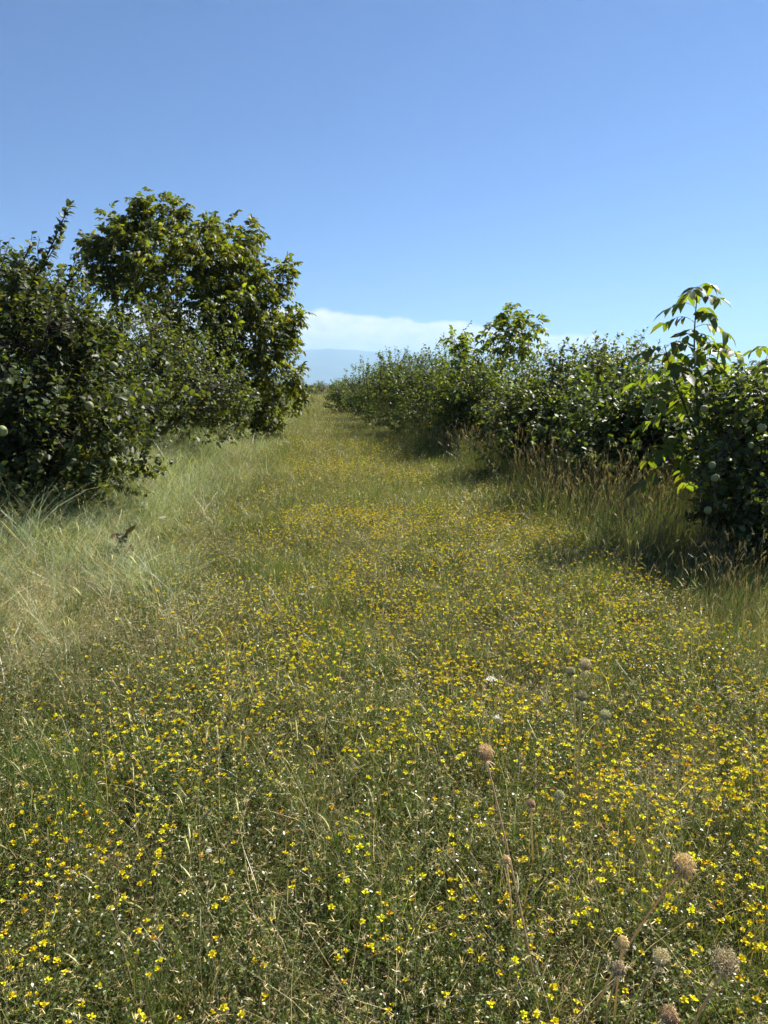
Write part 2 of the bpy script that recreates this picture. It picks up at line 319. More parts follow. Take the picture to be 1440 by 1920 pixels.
b = MB(); nu, nv = 14, 10; vv = []
for j in range(nv):
    ph = math.pi*(j+.02)/(nv-1+.04); rr = math.sin(ph)*(1.0+.1*math.cos(ph)); zz = math.cos(ph)*1.05-.16*math.exp(-(ph/.3)**2)+.12*math.exp(-((math.pi-ph)/.3)**2)
    for i in range(nu): th = 2*math.pi*i/nu; k = 1+.05*math.cos(5*th)*math.sin(ph); vv.append([rr*k*math.cos(th), rr*k*math.sin(th), zz])
ii, jj = np.meshgrid(np.arange(nv-1), np.arange(nu), indexing='ij'); b.add(vv, None, np.stack([ii*nu+jj, (ii+1)*nu+jj, (ii+1)*nu+(jj+1) % nu, ii*nu+(jj+1) % nu], -1).reshape(-1, 4), (.20, .215, .085))
FRUIT = b.mesh('fruit', M_FRUIT)

# ------------------------------------------------------------------ left row
fr1 = [(at(213, 686, 7.0), .046), (at(279, 737, 7.1), .048), (at(167, 761, 6.8), .045), (at(4, 808, 6.6), .052), (at(212, 867, 6.7), .048), (at(166, 602, 7.5), .040)]
make_tree('quince_tree', 'large dark quince tree with pale green fruit at the left edge', 'tree', (-3.9, 8.2),
    [(at(5, 775, 8.2), (1.75, 1.55, 1.25), 1150), (at(50, 575, 8.3), (.62, .8, .60), 170), (at(150, 640, 7.7), (.5, .6, .5), 130), (at(160, 800, 7.6), (.75, .8, .85), 200), (at(20, 880, 7.3), (.9, .7, .75), 220)],
    'quince', 'quince', shoots=[[at(30, 640, 8.2), at(60, 540, 8.2), at(95, 465, 8.2), at(112, 425, 8.2), at(128, 392, 8.2)], [at(40, 600, 8.1), at(70, 520, 8.1), at(110, 450, 8.1)], [at(20, 560, 8.3), at(40, 500, 8.3), at(58, 455, 8.3)], [at(110, 560, 8.2), at(135, 520, 8.2), at(150, 500, 8.2)]],
    size=(.055, .092), leaves=11, n_obj=300, fruits=fr1, trunk_r=.075, nlimb=9, seed=3)
make_tree('quince_tree', 'quince tree hidden behind the fruiting quince on the left', 'tree', (-4.1, 11.2), [((-4.1, 11.2, 1.5), (1.5, 1.4, 1.3), 560)], 'quince', 'quince', size=(.06, .09), seed=4)
make_tree('quince_tree', 'rounded small leaved quince bush in front of the tall walnut', 'tree', (-3.1, 14.2),
    [((-3.1, 14.2, 1.55), (1.75, 1.8, 1.4), 1000), (at(300, 660, 13.5), (.8, .8, .7), 160), (at(420, 760, 13.6), (.6, .6, .8), 130)], 'quince', 'greyquince', size=(.055, .085), leaves=11, trunk_r=.07, seed=5)
WY = 19.0
make_tree('walnut_tree', 'tall walnut tree with broad crown left of the grassy lane', 'tree', (-3.2, WY),
    [(at(365, 575, WY), (2.4, 2.1, 1.85), 310), (at(290, 462, WY), (1.15, 1.2, .8), 75), (at(462, 640, WY), (1.35, 1.4, 1.35), 140), (at(435, 490, WY), (.8, .8, .8), 45), (at(215, 505, WY), (.75, .8, .8), 36), (at(495, 800, WY-.5), (.5, .5, .3), 16), (at(520, 690, WY), (.6, .6, .55), 30), (at(460, 760, WY-.6), (.8, .7, .5), 40)],
    'walnut', 'walnut', shoots=[[at(270, 450, WY), at(272, 410, WY), at(275, 382, WY)], [at(450, 500, WY), at(462, 455, WY), at(468, 430, WY)], [at(500, 590, WY), at(528, 540, WY), at(538, 500, WY)], [at(210, 480, WY), at(205, 440, WY), at(208, 410, WY)], [at(350, 460, WY), at(352, 425, WY), at(345, 405, WY)], [at(500, 640, WY), at(540, 610, WY), at(556, 598, WY)], [at(300, 440, WY), at(312, 410, WY), at(318, 395, WY)], [at(400, 480, WY), at(408, 440, WY), at(402, 420, WY)], [at(235, 470, WY), at(240, 425, WY), at(250, 400, WY)], [at(180, 520, WY), at(172, 480, WY), at(165, 462, WY)], [at(530, 700, WY), at(556, 720, WY), at(566, 745, WY)], [at(430, 760, WY-.8), at(480, 790, WY-.8), at(520, 815, WY-.8)]],
    twig=(.3, .5), size=(.10, .165), n_obj=300, trunk_r=.11, nlimb=13, seed=6, sprays=6, gap=-.5)
make_tree('quince_tree', 'low bush beyond the tall walnut, left of the lane', 'tree', (-1.75, 31), [((-1.65, 31, 1.05), (1.15, 1.2, .9), 330)], 'quince', 'greyquince', size=(.07, .10), leaves=10, seed=7)
make_tree('quince_tree', 'quince bush right behind the tall walnut', 'tree', (-3.4, 24.5), [((-3.4, 24.5, 1.3), (1.5, 1.5, 1.1), 330)], 'quince', 'quince', size=(.07, .10), seed=8)
make_tree('poplar_tree', 'pale grey green tree showing behind the far left quince', 'tree', at(-10, 722, 27)[:2], [(at(5, 580, 27), (1.3, 1.3, 2.2), 420), (at(25, 530, 27), (.6, .6, 1.1), 130)], 'quince', 'poplar', size=(.07, .11), twig=(.3, .5), trunk_r=.1, seed=9)

# ------------------------------------------------------------------ right row
fr2 = [(at(1335, 872, 5.45), .038), (at(1341, 896, 5.4), .036), (at(1327, 957, 5.4), .038), (at(1428, 803, 5.4), .044), (at(1321, 767, 5.9), .036), (at(1408, 835, 5.5), .034)]
make_tree('quince_tree', 'nearest quince bush with pale fruit at the right edge', 'tree', (4.05, 6.0),
    [(at(1490, 860, 6.1), (.88, 1.0, .95), 560), (at(1390, 800, 6.0), (.42, .5, .5), 110), (at(1400, 960, 5.7), (.36, .4, .42), 80), (at(1345, 890, 5.7), (.16, .2, .16), 16), (at(1330, 955, 5.6), (.14, .16, .16), 12), (at(1440, 1050, 5.5), (.5, .5, .3), 110)],
    'quince', 'greyquince', size=(.055, .085), leaves=10, twig=(.18, .34), n_obj=300, fruits=fr2, trunk_r=.05, seed=10)
SY = 6.7
def sapling(label, foot, stems, seed):
    base = np.array([foot[0], foot[1], float(gh(foot[0], foot[1]))-.02]); root = thing('walnut_sapling', label, 'tree', base); g = np.random.default_rng(seed); q4 = np.linspace(0, 1, 7)
    for si, (pl, t0, nl, lo) in enumerate(stems):
        pl = np.array([base]+list(pl)) if si == 0 else np.array(pl); s_ = np.linspace(0, 1, len(pl)); q = np.linspace(0, 1, 16); lp = np.stack([np.interp(q, s_, pl[:, i]) for i in range(3)], -1)
        lp[1:-1] = (lp[:-2]+lp[1:-1]*2+lp[2:])/4
        b = MB(); b.tube(lp, np.linspace(.016 if si == 0 else .011, .004, 16), 7, (.1, .08, .06)); b.build('stem', M_BARK, root); a0 = g.random()*6
        for k in range(nl):
            t = t0+(1-t0)*(k+.5)/nl; o = np.array([np.interp(t, q, lp[:, i]) for i in range(3)]); a = a0+k*2.4+g.normal()*.25; top = sstep(.55, 1, t)
            out = np.array([math.cos(a), math.sin(a), 0]); RL = g.uniform(.26, .40)*(1-.35*top)*lo; rise = .25+.75*top+g.normal()*.08; side = np.cross(out, [0, 0, 1.0])
            P = lambda u: o+out*RL*u*(1-.12*rise)+np.array([0, 0, 1.0])*RL*(rise*u-(.62+.25*rise)*u*u)
            b = MB(); b.tube([P(u) for u in q4], np.linspace(.0030, .0012, 7), 4, (.16, .18, .06)); lf = b.build('leaf_stalk', M_WAL, root)
            for u, sg in ((.38, 1), (.42, -1), (.64, 1), (.68, -1), (.90, 1), (.93, -1), (1.0, 0)):
                ln = g.uniform(.135, .19)*(.78+.25*u)*(1-.08*top)*(1.12 if sg == 0 else 1); ax = side*sg*.85+out*(.45 if sg else 1.0)+np.array([0, 0, -(.12+.45*g.random()+.15*u)])+g.normal(size=3)*.12
                T = frames(ax[None], (np.array([0, 0, 1.0])+out*.35+g.normal(size=3)*.22)[None], [ln])[0]; ob = bpy.data.objects.new('leaflet', leaf_mesh('walnut', int(g.integers(4)), 'sapling')); sc.collection.objects.link(ob); ob.parent = lf
                m = Matrix(T.tolist()).to_4x4(); m.translation = Vector(P(u)); ob.matrix_local = m
    return root
PAL['sapling'] = [(.060, .085, .022), (.078, .104, .026), (.070, .095, .026), (.095, .118, .030)]
def sp(*a): return [at(x-16, y-8, SY+dz) for x, y, dz in a]
sapling('young walnut with big drooping leaves rising beside the nearest quince', at(1335, 1000, SY), [(sp((1330, 850, 0), (1320, 720, 0), (1317, 640, 0), (1324, 545, 0)), .52, 20, .95), (sp((1330, 850, 0), (1300, 770, -.1), (1275, 710, -.12), (1262, 655, -.12)), .30, 10, 1.05), (sp((1324, 780, 0), (1355, 710, .05), (1366, 655, .05)), .45, 6, .9), (sp((1332, 920, 0), (1280, 880, -.15), (1240, 830, -.2)), .35, 6, .9)], 5)
sapling('walnut shoot leaning in at the right frame edge', at(1478, 980, 6.6), [([at(1475, 860, 6.6), at(1462, 740, 6.6), at(1446, 655, 6.6)], .5, 9, .9)], 8)
make_tree('quince_tree', 'dark quince bush directly behind the young walnut', 'tree', (4.9, 9.0), [((4.5, 9.0, .98), (1.45, 1.3, 1.0), 820), (at(1400, 760, 8.6), (.6, .6, .5), 130), (at(1190, 830, 9.0), (.95, .8, .8), 320)], 'quince', 'quince', size=(.06, .09), leaves=11, seed=14)
make_tree('quince_tree', 'wide dense quince bush in the middle of the right row', 'tree', (4.6, 12.0),
    [(at(1110, 790, 11.8), (1.55, 1.5, 1.25), 1150), (at(1150, 700, 11.7), (.95, .8, .5), 240), (at(1030, 740, 11.9), (.6, .7, .65), 170), (at(1080, 830, 11.0), (1.2, .8, .8), 300), (at(1000, 800, 10.9), (.85, .8, .85), 240)], 'quince', 'greyquince', shoots=[[at(1045, 720, 12), at(1050, 670, 12), at(1058, 645, 12)]], size=(.055, .088), leaves=11, trunk_r=.07, seed=15)
RY = 16.6
make_tree('walnut_tree', 'slender walnut standing above the right row of bushes', 'tree', at(905, 825, RY)[:2],
    [(at(965, 640, RY), (.62, .55, .55), 40), (at(868, 672, RY-.1), (.42, .4, .30), 14), (at(930, 710, RY-.1), (.8, .5, .4), 24)],
    'walnut', 'walnut', shoots=[[at(905, 800, RY), at(940, 690, RY), at(952, 620, RY), at(958, 588, RY)], [at(900, 780, RY), at(872, 690, RY), at(852, 635, RY)], [at(970, 660, RY), at(995, 625, RY), at(1006, 606, RY)]], twig=(.2, .36), size=(.10, .155), n_obj=300, trunk_r=.045, nlimb=5, seed=16, sprays=3)
make_tree('quince_tree', 'yellowish quince bush under the slender walnut', 'tree', (3.6, 15.0), [((3.6, 15.0, 1.1), (1.35, 1.3, 1.1), 720), (at(870, 745, 14.8), (.6, .7, .6), 120)], 'quince', 'walnut', size=(.06, .09), leaves=10, seed=17)
make_tree('quince_tree', 'bush filling the row just beyond the yellowish quince', 'tree', (3.6, 18), [((3.5, 18, 1.25), (1.5, 1.6, 1.25), 760)], 'quince', 'quince', size=(.06, .09), leaves=10, seed=27)
make_tree('quince_tree', 'bush with upright leafy shoots halfway down the right row', 'tree', (3.0, 21), [((2.95, 21, 1.3), (1.45, 1.5, 1.3), 850)], 'quince', 'greyquince', shoots=[[at(712, 730, 21), at(714, 690, 21), at(716, 668, 21)], [at(767, 730, 21), at(768, 674, 21)], [at(797, 730, 21), at(797, 670, 21)], [at(690, 740, 21), at(686, 705, 21), at(692, 690, 21)]], size=(.06, .10), leaves=10, seed=18)
make_tree('quince_tree', 'gap filling quince bush behind the leafy shoots', 'tree', (3.0, 25), [((2.85, 25, 1.3), (1.3, 1.5, 1.25), 560)], 'quince', 'quince', size=(.07, .10), seed=19)
make_tree('quince_tree', 'greyish bush near the far end of the right row', 'tree', (2.3, 29.5), [((2.3, 29.5, 1.2), (1.2, 1.4, 1.2), 520)], 'quince', 'greyquince', size=(.07, .10), seed=20)
make_tree('quince_tree', 'small pale bush closing the right row at the lane', 'tree', (1.7, 36), [((1.65, 36, 1.0), (1.05, 1.5, .95), 360)], 'quince', 'greyquince', size=(.08, .11), seed=21)
ORD = ['first', 'second', 'third', 'fourth', 'fifth', 'sixth', 'seventh', 'eighth', 'ninth', 'tenth', 'eleventh', 'twelfth']
for i in range(11):                                     # the hedge line that closes the lane
    x = -7+i*1.35+rng.normal()*.2; y = 97+rng.normal()*3; hh = rng.uniform(.85, 1.1)
    make_tree('quince_tree', 'distant dark bush across the lane end, %s from left' % ORD[i], 'tree', (x, y), [((x, y, hh), (1.1, 1.0, hh*.98), 110)], 'quince', 'quince', size=(.14, .2), leaves=9, twig=(.4, .7), seed=30+i, group='bushes across the far lane end', detail=False, nlimb=1)
for i, (x, y) in enumerate([(1.9, 47), (2.2, 60), (-2.6, 43), (-2.4, 56)]):
    make_tree('quince_tree', 'far small bush %s the lane, %s one of its side' % (('right of', 'left of')[i//2], ('nearer', 'farther')[i % 2]), 'tree', (x, y), [((x, y, .95), (.95, 1.4, .85), 170)], 'quince', 'greyquince', size=(.11, .15), leaves=9, twig=(.35, .55), seed=50+i, detail=False, nlimb=1)

# ------------------------------------------------------------------ meadow pieces that get scattered
GREENS = np.array([(.094, .122, .033), (.122, .150, .041), (.068, .093, .027), (.165, .178, .056)]); STRAW = np.array([(.54, .43, .22), (.70, .59, .35), (.36, .27, .13), (.64, .55, .36)])
TANP = np.array([(.62, .47, .24), (.72, .58, .33), (.48, .35, .17), (.66, .50, .22)])
SAGE = np.array([(.17, .23, .12), (.27, .33, .20), (.09, .13, .06), (.42, .45, .32)])
def blade(b, p, h, lean, bend, wd, col, seg=3):
    a = rng.random()*6.283; d = np.array([math.cos(a), math.sin(a), 0]); s = np.linspace(0, 1, seg+1)
    pts = p+np.outer(s*h, [0, 0, 1])+np.outer(lean*h*s+bend*h*s**2, d)-np.outer(bend*.45*h*s**3, [0, 0, 1]); t = rng.random()*6.283
    b.ribbon(pts, wd*(1-s*.85), np.array([math.cos(t), math.sin(t), 0]), col); return pts
def disk(r): a = rng.random()*6.283; q = r*math.sqrt(rng.random()); return np.array([q*math.cos(a), q*math.sin(a), 0])
def pick(pal, lo=.75, hi=1.25): return pal[rng.integers(len(pal))]*rng.uniform(lo, hi)
LEAFLET = (np.array([[0, 0, 0], [.5, .3, .06], [1, 0, 0], [.5, -.3, .06]]), np.zeros((0, 3), int), np.array([[0, 1, 2, 3]]))
SPIKE = (np.array([[0, .05, 0], [0, -.05, 0], [.6, .06, .03], [.6, -.06, -.02], [1, 0, .02]]), np.array([[2, 3, 4]]), np.array([[0, 1, 3, 2]]))
def burst(b, p, n, ln, cols, flat=.4):
    ax = unit(rnd(n)*[1, 1, flat]+np.array([0, 0, .12])); b.many(frames(ax, rnd(n)+[0, 0, 1.0], rng.uniform(.7, 1.2, n)*ln), np.repeat(p[None], n, 0), SPIKE, np.array([pick(cols) for _ in range(n)]))
FLOWER_V = np.array([[0, 0, 0], [.55, .30, .18], [1, 0, .1], [.55, -.30, .18], [.5, 0, -.22], [.25, .42, .55], [.25, -.42, .55], [.12, 0, .85]])
FLOWER = (FLOWER_V, np.array([[0, 1, 4], [1, 2, 4], [2, 3, 4], [3, 0, 4], [5, 7, 6]]), np.array([[0, 1, 2, 3], [0, 5, 7, 6]]))
YEL = np.array([(.89, .79, .03), (.92, .83, .05), (.87, .72, .02), (.85, .50, .02)])
def umbel(b, p, n, s):
    a = np.arange(n)*6.283/n+rng.random()*6; ax = np.stack([np.cos(a), np.sin(a), rng.uniform(.0, .5, n)], -1)
    wts = rng.choice(4, n, p=[.46, .32, .17, .05]); b.many(frames(ax, np.tile([0, 0, 1.0], (n, 1))+rnd(n)*.25, rng.uniform(.8, 1.2, n)*s), np.repeat(p[None], n, 0), FLOWER, YEL[wts])
PROTO = {}
def proto(kind, mb, mat):
    c = PROTO.setdefault(kind, bpy.data.collections.new(kind)); c.objects.link(bpy.data.objects.new(kind, mb.mesh(kind, mat)))
for v in range(5):                                      # trefoil mat: wiry stems, tiny leaflets, brown pods
    b = MB()
    for _ in range(30):
        p = disk(.12); g = pick(GREENS); pts = blade(b, p, rng.uniform(.10, .22), rng.uniform(.1, .8), rng.uniform(0, .4), .0022, g*.9)
        n = rng.integers(22, 34); k = rng.random(n)**.7; q = np.stack([np.interp(k, np.linspace(0, 1, 4), pts[:, i]) for i in range(3)], -1)
        b.many(frames(rnd(n)+[0, 0, .15], rnd(n)*.7+[0, 0, 1.0], rng.uniform(.006, .012, n)), q, LEAFLET, np.array([pick(GREENS, .7, 1.35) for _ in range(n)]))
        if rng.random() < (.3, .5, .8, .45, .6)[v]: burst(b, pts[-1]+[0, 0, .01], rng.integers(4, 8), rng.uniform(.007, .015), TANP)
    proto('trefoil_mat', b, M_GRASS)
for v in range(4):                                      # short fine grass
    b = MB()
    for _ in range(46): blade(b, disk(.10), rng.uniform(.10, .30), rng.uniform(0, .5), rng.uniform(.05, .6), rng.uniform(.0018, .0035), pick(GREENS*1.15) if rng.random() < .74 else pick(STRAW, .6, 1.0))
    proto('short_grass', b, M_GRASS)
for v in range(4):                                      # upright green tufts
    b = MB()
    for _ in range(44): blade(b, disk(.075), rng.uniform(.18, .40), rng.uniform(0, .32), rng.uniform(.0, .35), rng.uniform(.002, .0042), pick(GREENS*[.85, 1.05, .95], .7, 1.3) if rng.random() < .84 else pick(STRAW, .6, 1.0), 4)
    proto('upright_tuft', b, M_GRASS)
for v in range(4):                                      # litter: bent dry stalks
    b = MB()
    for _ in range(34): blade(b, disk(.13), rng.uniform(.05, .22), rng.uniform(.3, 1.8), rng.uniform(.2, 1.2), rng.uniform(.0016, .003), pick(STRAW, .6, 1.15))
    for _ in range(9): burst(b, disk(.12)+[0, 0, rng.uniform(.10, .21)], 5, .014, STRAW)
    proto('dry_litter', b, M_DRY)
for v in range(4):                                      # flower umbels on their stems
    b = MB()
    for _ in range(4):
        p = disk(.11); pts = blade(b, p, rng.uniform(.17, .27), rng.uniform(0, .4), .1, .002, pick(GREENS)); umbel(b, pts[-1], rng.integers(3, 6), rng.uniform(.0085, .0115))
    proto('flower_umbel', b, M_PETAL)
for v in range(4):                                      # pale soft grass of the left bank
    b = MB()
    for _ in range(70): blade(b, disk(.13), rng.uniform(.18, .46), rng.uniform(.0, .7), rng.uniform(.1, 1.0), rng.uniform(.002, .0045), pick(SAGE, .65, 1.3) if rng.random() < .86 else pick(STRAW, .8, 1.25), 4)
    proto('bank_grass', b, M_GRASS)
def seedhead(b, pts, ln, col, wd=.007):
    d = unit(pts[-1]-pts[-2]); s = np.linspace(0, 1, 5); q = pts[-1]+np.outer(s*ln, d)-np.outer(.25*ln*s**2, [0, 0, 1]); b.tube(q, wd*np.array([.25, .6, .55, .4, .08]), 3, col)
    n = 14; k = rng.random(n); b.many(frames(d+rnd(n)*.35, rnd(n), np.full(n, ln*.22)), pts[-1]+np.outer(k*ln, d)-np.outer(.25*ln*k**2, [0, 0, 1]), SPIKE, np.repeat(col[None], n, 0))
for v in range(5):                                      # tall seeding grass; shade of the right bushes painted into darker blades and seeds
    b = MB()
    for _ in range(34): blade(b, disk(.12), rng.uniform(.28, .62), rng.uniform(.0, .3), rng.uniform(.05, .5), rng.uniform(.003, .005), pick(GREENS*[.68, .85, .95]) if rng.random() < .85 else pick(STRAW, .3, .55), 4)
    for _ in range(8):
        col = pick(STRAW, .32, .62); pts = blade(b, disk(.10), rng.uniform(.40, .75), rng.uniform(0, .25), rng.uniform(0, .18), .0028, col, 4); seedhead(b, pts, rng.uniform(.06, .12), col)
    proto('tall_grass', b, M_GRASS)
for v in range(4):                                      # a few thin stems with seed heads
    b = MB()
    for _ in range(3):
        col = pick(STRAW, .7, 1.0)*[.9, 1, .75]; pts = blade(b, disk(.08), rng.uniform(.3, .55), rng.uniform(0, .35), rng.uniform(0, .3), .0022, col, 5); seedhead(b, pts, rng.uniform(.03, .07), col, .005)
    proto('seeding_stem', b, M_DRY)
TREES = {}
def gn(kind):
    if kind in TREES: return TREES[kind]
    g = bpy.data.node_groups.new('scatter '+kind, 'GeometryNodeTree'); g.interface.new_socket('Geometry', in_out='INPUT', socket_type='NodeSocketGeometry'); g.interface.new_socket('Geometry', in_out='OUTPUT', socket_type='NodeSocketGeometry')
    gi = g.nodes.new('NodeGroupInput'); go = g.nodes.new('NodeGroupOutput'); ip = g.nodes.new('GeometryNodeInstanceOnPoints'); ci = g.nodes.new('GeometryNodeCollectionInfo')
    ci.inputs['Collection'].default_value = PROTO[kind]; ci.inputs['Separate Children'].default_value = True; ci.inputs['Reset Children'].default_value = True
    def na(nm, ty): n = g.nodes.new('GeometryNodeInputNamedAttribute'); n.data_type = ty; n.inputs['Name'].default_value = nm; return n.outputs['Attribute']
    L = g.links.new; L(gi.outputs[0], ip.inputs['Points']); L(ci.outputs[0], ip.inputs['Instance']); ip.inputs['Pick Instance'].default_value = True
    L(na('idx', 'INT'), ip.inputs['Instance Index']); L(na('rot', 'FLOAT_VECTOR'), ip.inputs['Rotation']); L(na('scl', 'FLOAT_VECTOR'), ip.inputs['Scale']); L(ip.outputs[0], go.inputs[0]); TREES[kind] = g; return g
def scatter(name, kind, label, cat, xy, scl, zoff=0.0, tilt=.12):
    n = len(xy); me = bpy.data.meshes.new(name); me.vertices.add(n); co = np.concatenate([xy, (gh(xy[:, 0], xy[:, 1])+zoff)[:, None]], 1); me.vertices.foreach_set('co', co.astype(np.float32).ravel())
    def attr(nm, ty, key, val): a = me.attributes.new(nm, ty, 'POINT'); a.data.foreach_set(key, val.ravel())
    attr('idx', 'INT', 'value', rng.integers(0, len(PROTO[kind].objects), n).astype(np.int32))
    attr('rot', 'FLOAT_VECTOR', 'vector', np.stack([rng.normal(size=n)*tilt, rng.normal(size=n)*tilt, rng.random(n)*6.283], -1).astype(np.float32))
    s = np.asarray(scl)*rng.uniform(.8, 1.2, n); attr('scl', 'FLOAT_VECTOR', 'vector', np.stack([s, s, s*rng.uniform(.8, 1.2, n)], -1).astype(np.float32))
    o = link(name, me); md = o.modifiers.new('scatter', 'NODES'); md.node_group = gn(kind); return tag(o, label, cat, kind='stuff')
def points(dens, y0, y1, x0=-7., x1=7.):                # dens(x, y) per square metre
    n = int((y1-y0)*(x1-x0)*600); m = 0; out = []
    xs = rng.uniform(x0, x1, n); ys = rng.uniform(y0, y1, n); return np.stack([xs, ys], -1)[rng.random(n) < dens(xs, ys)/600]
def edge_wob(y, k): return (vnoise(y*.6+k*7, y*0+k)-.5)*.7
right_t = lambda x, y: sstep(2.25, 2.85, x+edge_wob(y, 1))      # 1 in the tall grass under the right row
left_t = lambda x, y: sstep(-.6, -1.6, x+edge_wob(y, 2)+.75*sstep(4.2, 2.6, y))      # 1 on the left bank
lane = lambda x, y: (1-right_t(x, y))*(1-left_t(x, y))
fall = lambda y: 1/(1+(np.maximum(y, 1)/9.0)**1.5)               # fewer, larger clumps with distance
view = lambda x, y: (np.abs(x-y*.097) < .62*y+1.3)
size_y = lambda y: 1.0+np.clip(y-4, 0, 60)*.016
patch = lambda x, y, k=0: sstep(.38, .62, fbm(x*.9+k*11, y*.55+k*5))
def put(name, kind, label, cat, dens, y0=.5, y1=110, sc_=1.0, **kw):
    parts = [points(lambda x, y: np.minimum(dens(x, y)*fall(y)*view(x, y), 600), a, b_) for a, b_ in ((y0, min(8, y1)), (8, min(30, y1)), (30, y1)) if b_ > a]
    xy = np.concatenate(parts); return scatter(name, kind, label, cat, xy, size_y(xy[:, 1])*(sc_(xy[:, 0], xy[:, 1]) if callable(sc_) else sc_), **kw)
put('trefoil_leaves', 'trefoil_mat', 'low dark green trefoil leaves with tan pods covering the lane', 'ground cover', lambda x, y: 115*(1-.45*sstep(6, 13, y))*(lane(x, y)*(.55+.45*patch(x, y))+.12*left_t(x, y)))
put('short_grass', 'short_grass', 'short fine green grass growing through the flowering lane', 'grass', lambda x, y: 75*(1+1.1*sstep(5, 10, y))*(lane(x, y)*(.75-.45*patch(x, y))+.45*left_t(x, y)+.4*right_t(x, y)+.25))
put('upright_grass', 'upright_tuft', 'upright green grass tufts standing in drifts among the lane flowers', 'grass', lambda x, y: 46*sstep(.42, .68, fbm(x*1.5+31, y*1.1+8))*(lane(x, y)*(1.25-.75*sstep(-.4, 1.4, x))+.3*left_t(x, y)))
put('dry_litter', 'dry_litter', 'tan dry stalks and pods lying among the meadow plants', 'dry grass', lambda x, y: 34*(1-.5*sstep(5, 10, y))*(.35+patch(x, y, 3)+4.5*sstep(1.2, .2, np.hypot(x+2.0, (y-4.6)*.7)))*(lane(x, y)+.8*left_t(x, y)+.4*(1-right_t(x, y))+.1))
flow = lambda x, y: (1+1.0*sstep(2.9, 1.7, y)+1.3*sstep(.2, 1.0, x)*sstep(2.6, 1.6, y))*lane(x, y)*sstep(-1.35, .35, x+edge_wob(y, 4)+.35*sstep(4, 8, y)+.5*sstep(2.6, 1.6, y))*(.07+patch(x, y, 1)**1.6*(.35+.9*sstep(.3, .75, vnoise(x*3.1, y*2.3))))*(1-.75*sstep(11, 24, y))
put('trefoil_flowers', 'flower_umbel', 'bright yellow trefoil flowers speckling the lane', 'flowers', lambda x, y: 190*flow(x, y)+10*lane(x, y), y0=.9)
put('bank_grass', 'bank_grass', 'pale soft tall grass on the bank beneath the left trees', 'grass', lambda x, y: 80*left_t(x, y)*(.25+.75*patch(x*1.6, y*1.6, 5)), y0=1.2, y1=45, sc_=lambda x, y: 1+.45*sstep(-1.5, -2.5, x)*sstep(3.5, 6, y))
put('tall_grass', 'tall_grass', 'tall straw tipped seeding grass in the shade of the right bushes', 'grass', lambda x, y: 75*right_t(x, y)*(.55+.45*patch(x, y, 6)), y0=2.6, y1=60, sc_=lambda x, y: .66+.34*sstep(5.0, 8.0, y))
put('seeding_grass', 'seeding_stem', 'thin straw coloured grass stems rising above the lane flowers', 'grass', lambda x, y: 18*(.3+patch(x, y, 7))*(lane(x, y)*(1.3-.9*sstep(-.5, 1.5, x))+.5), y0=1.3)

# ------------------------------------------------------------------ the nearest flowers one by one
FL = []
for v in range(5):
    s, h = MB(), MB(); pts = blade(s, np.zeros(3), .24, rng.uniform(0, .3), .1, .0024, pick(GREENS)); umbel(h, pts[-1], 4+v % 3, .0115)
    FL.append((s.mesh('stem', M_GRASS), h.mesh('flower_head', M_PETAL)))
xs = rng.uniform(-1.6, 2.6, 6000); ys = rng.uniform(1.05, 3.0, 6000); k = (rng.random(6000) < np.clip(.6*flow(xs, ys)+.05, 0, 1)) & (np.abs(xs-ys*.097) < .52*ys+.12)
xs, ys = xs[k], ys[k]; o_ = np.argsort(ys)[:1400]; o_ = rng.permutation(o_)[:300]
for i in o_:
    t_ = thing('trefoil_flower', 'small yellow trefoil flower cluster in the nearest meadow', 'flower', (xs[i], ys[i], float(gh(xs[i], ys[i]))), 'yellow flower clusters nearest the viewer')
    t_.rotation_euler = (0, 0, rng.random()*6.283); t_.scale = (1, 1, rng.uniform(.8, 1.15)); a = FL[rng.integers(5)]
    link('stem', a[0], t_, loc=(0, 0, 0)); link('flower_head', a[1], t_, loc=(0, 0, 0))

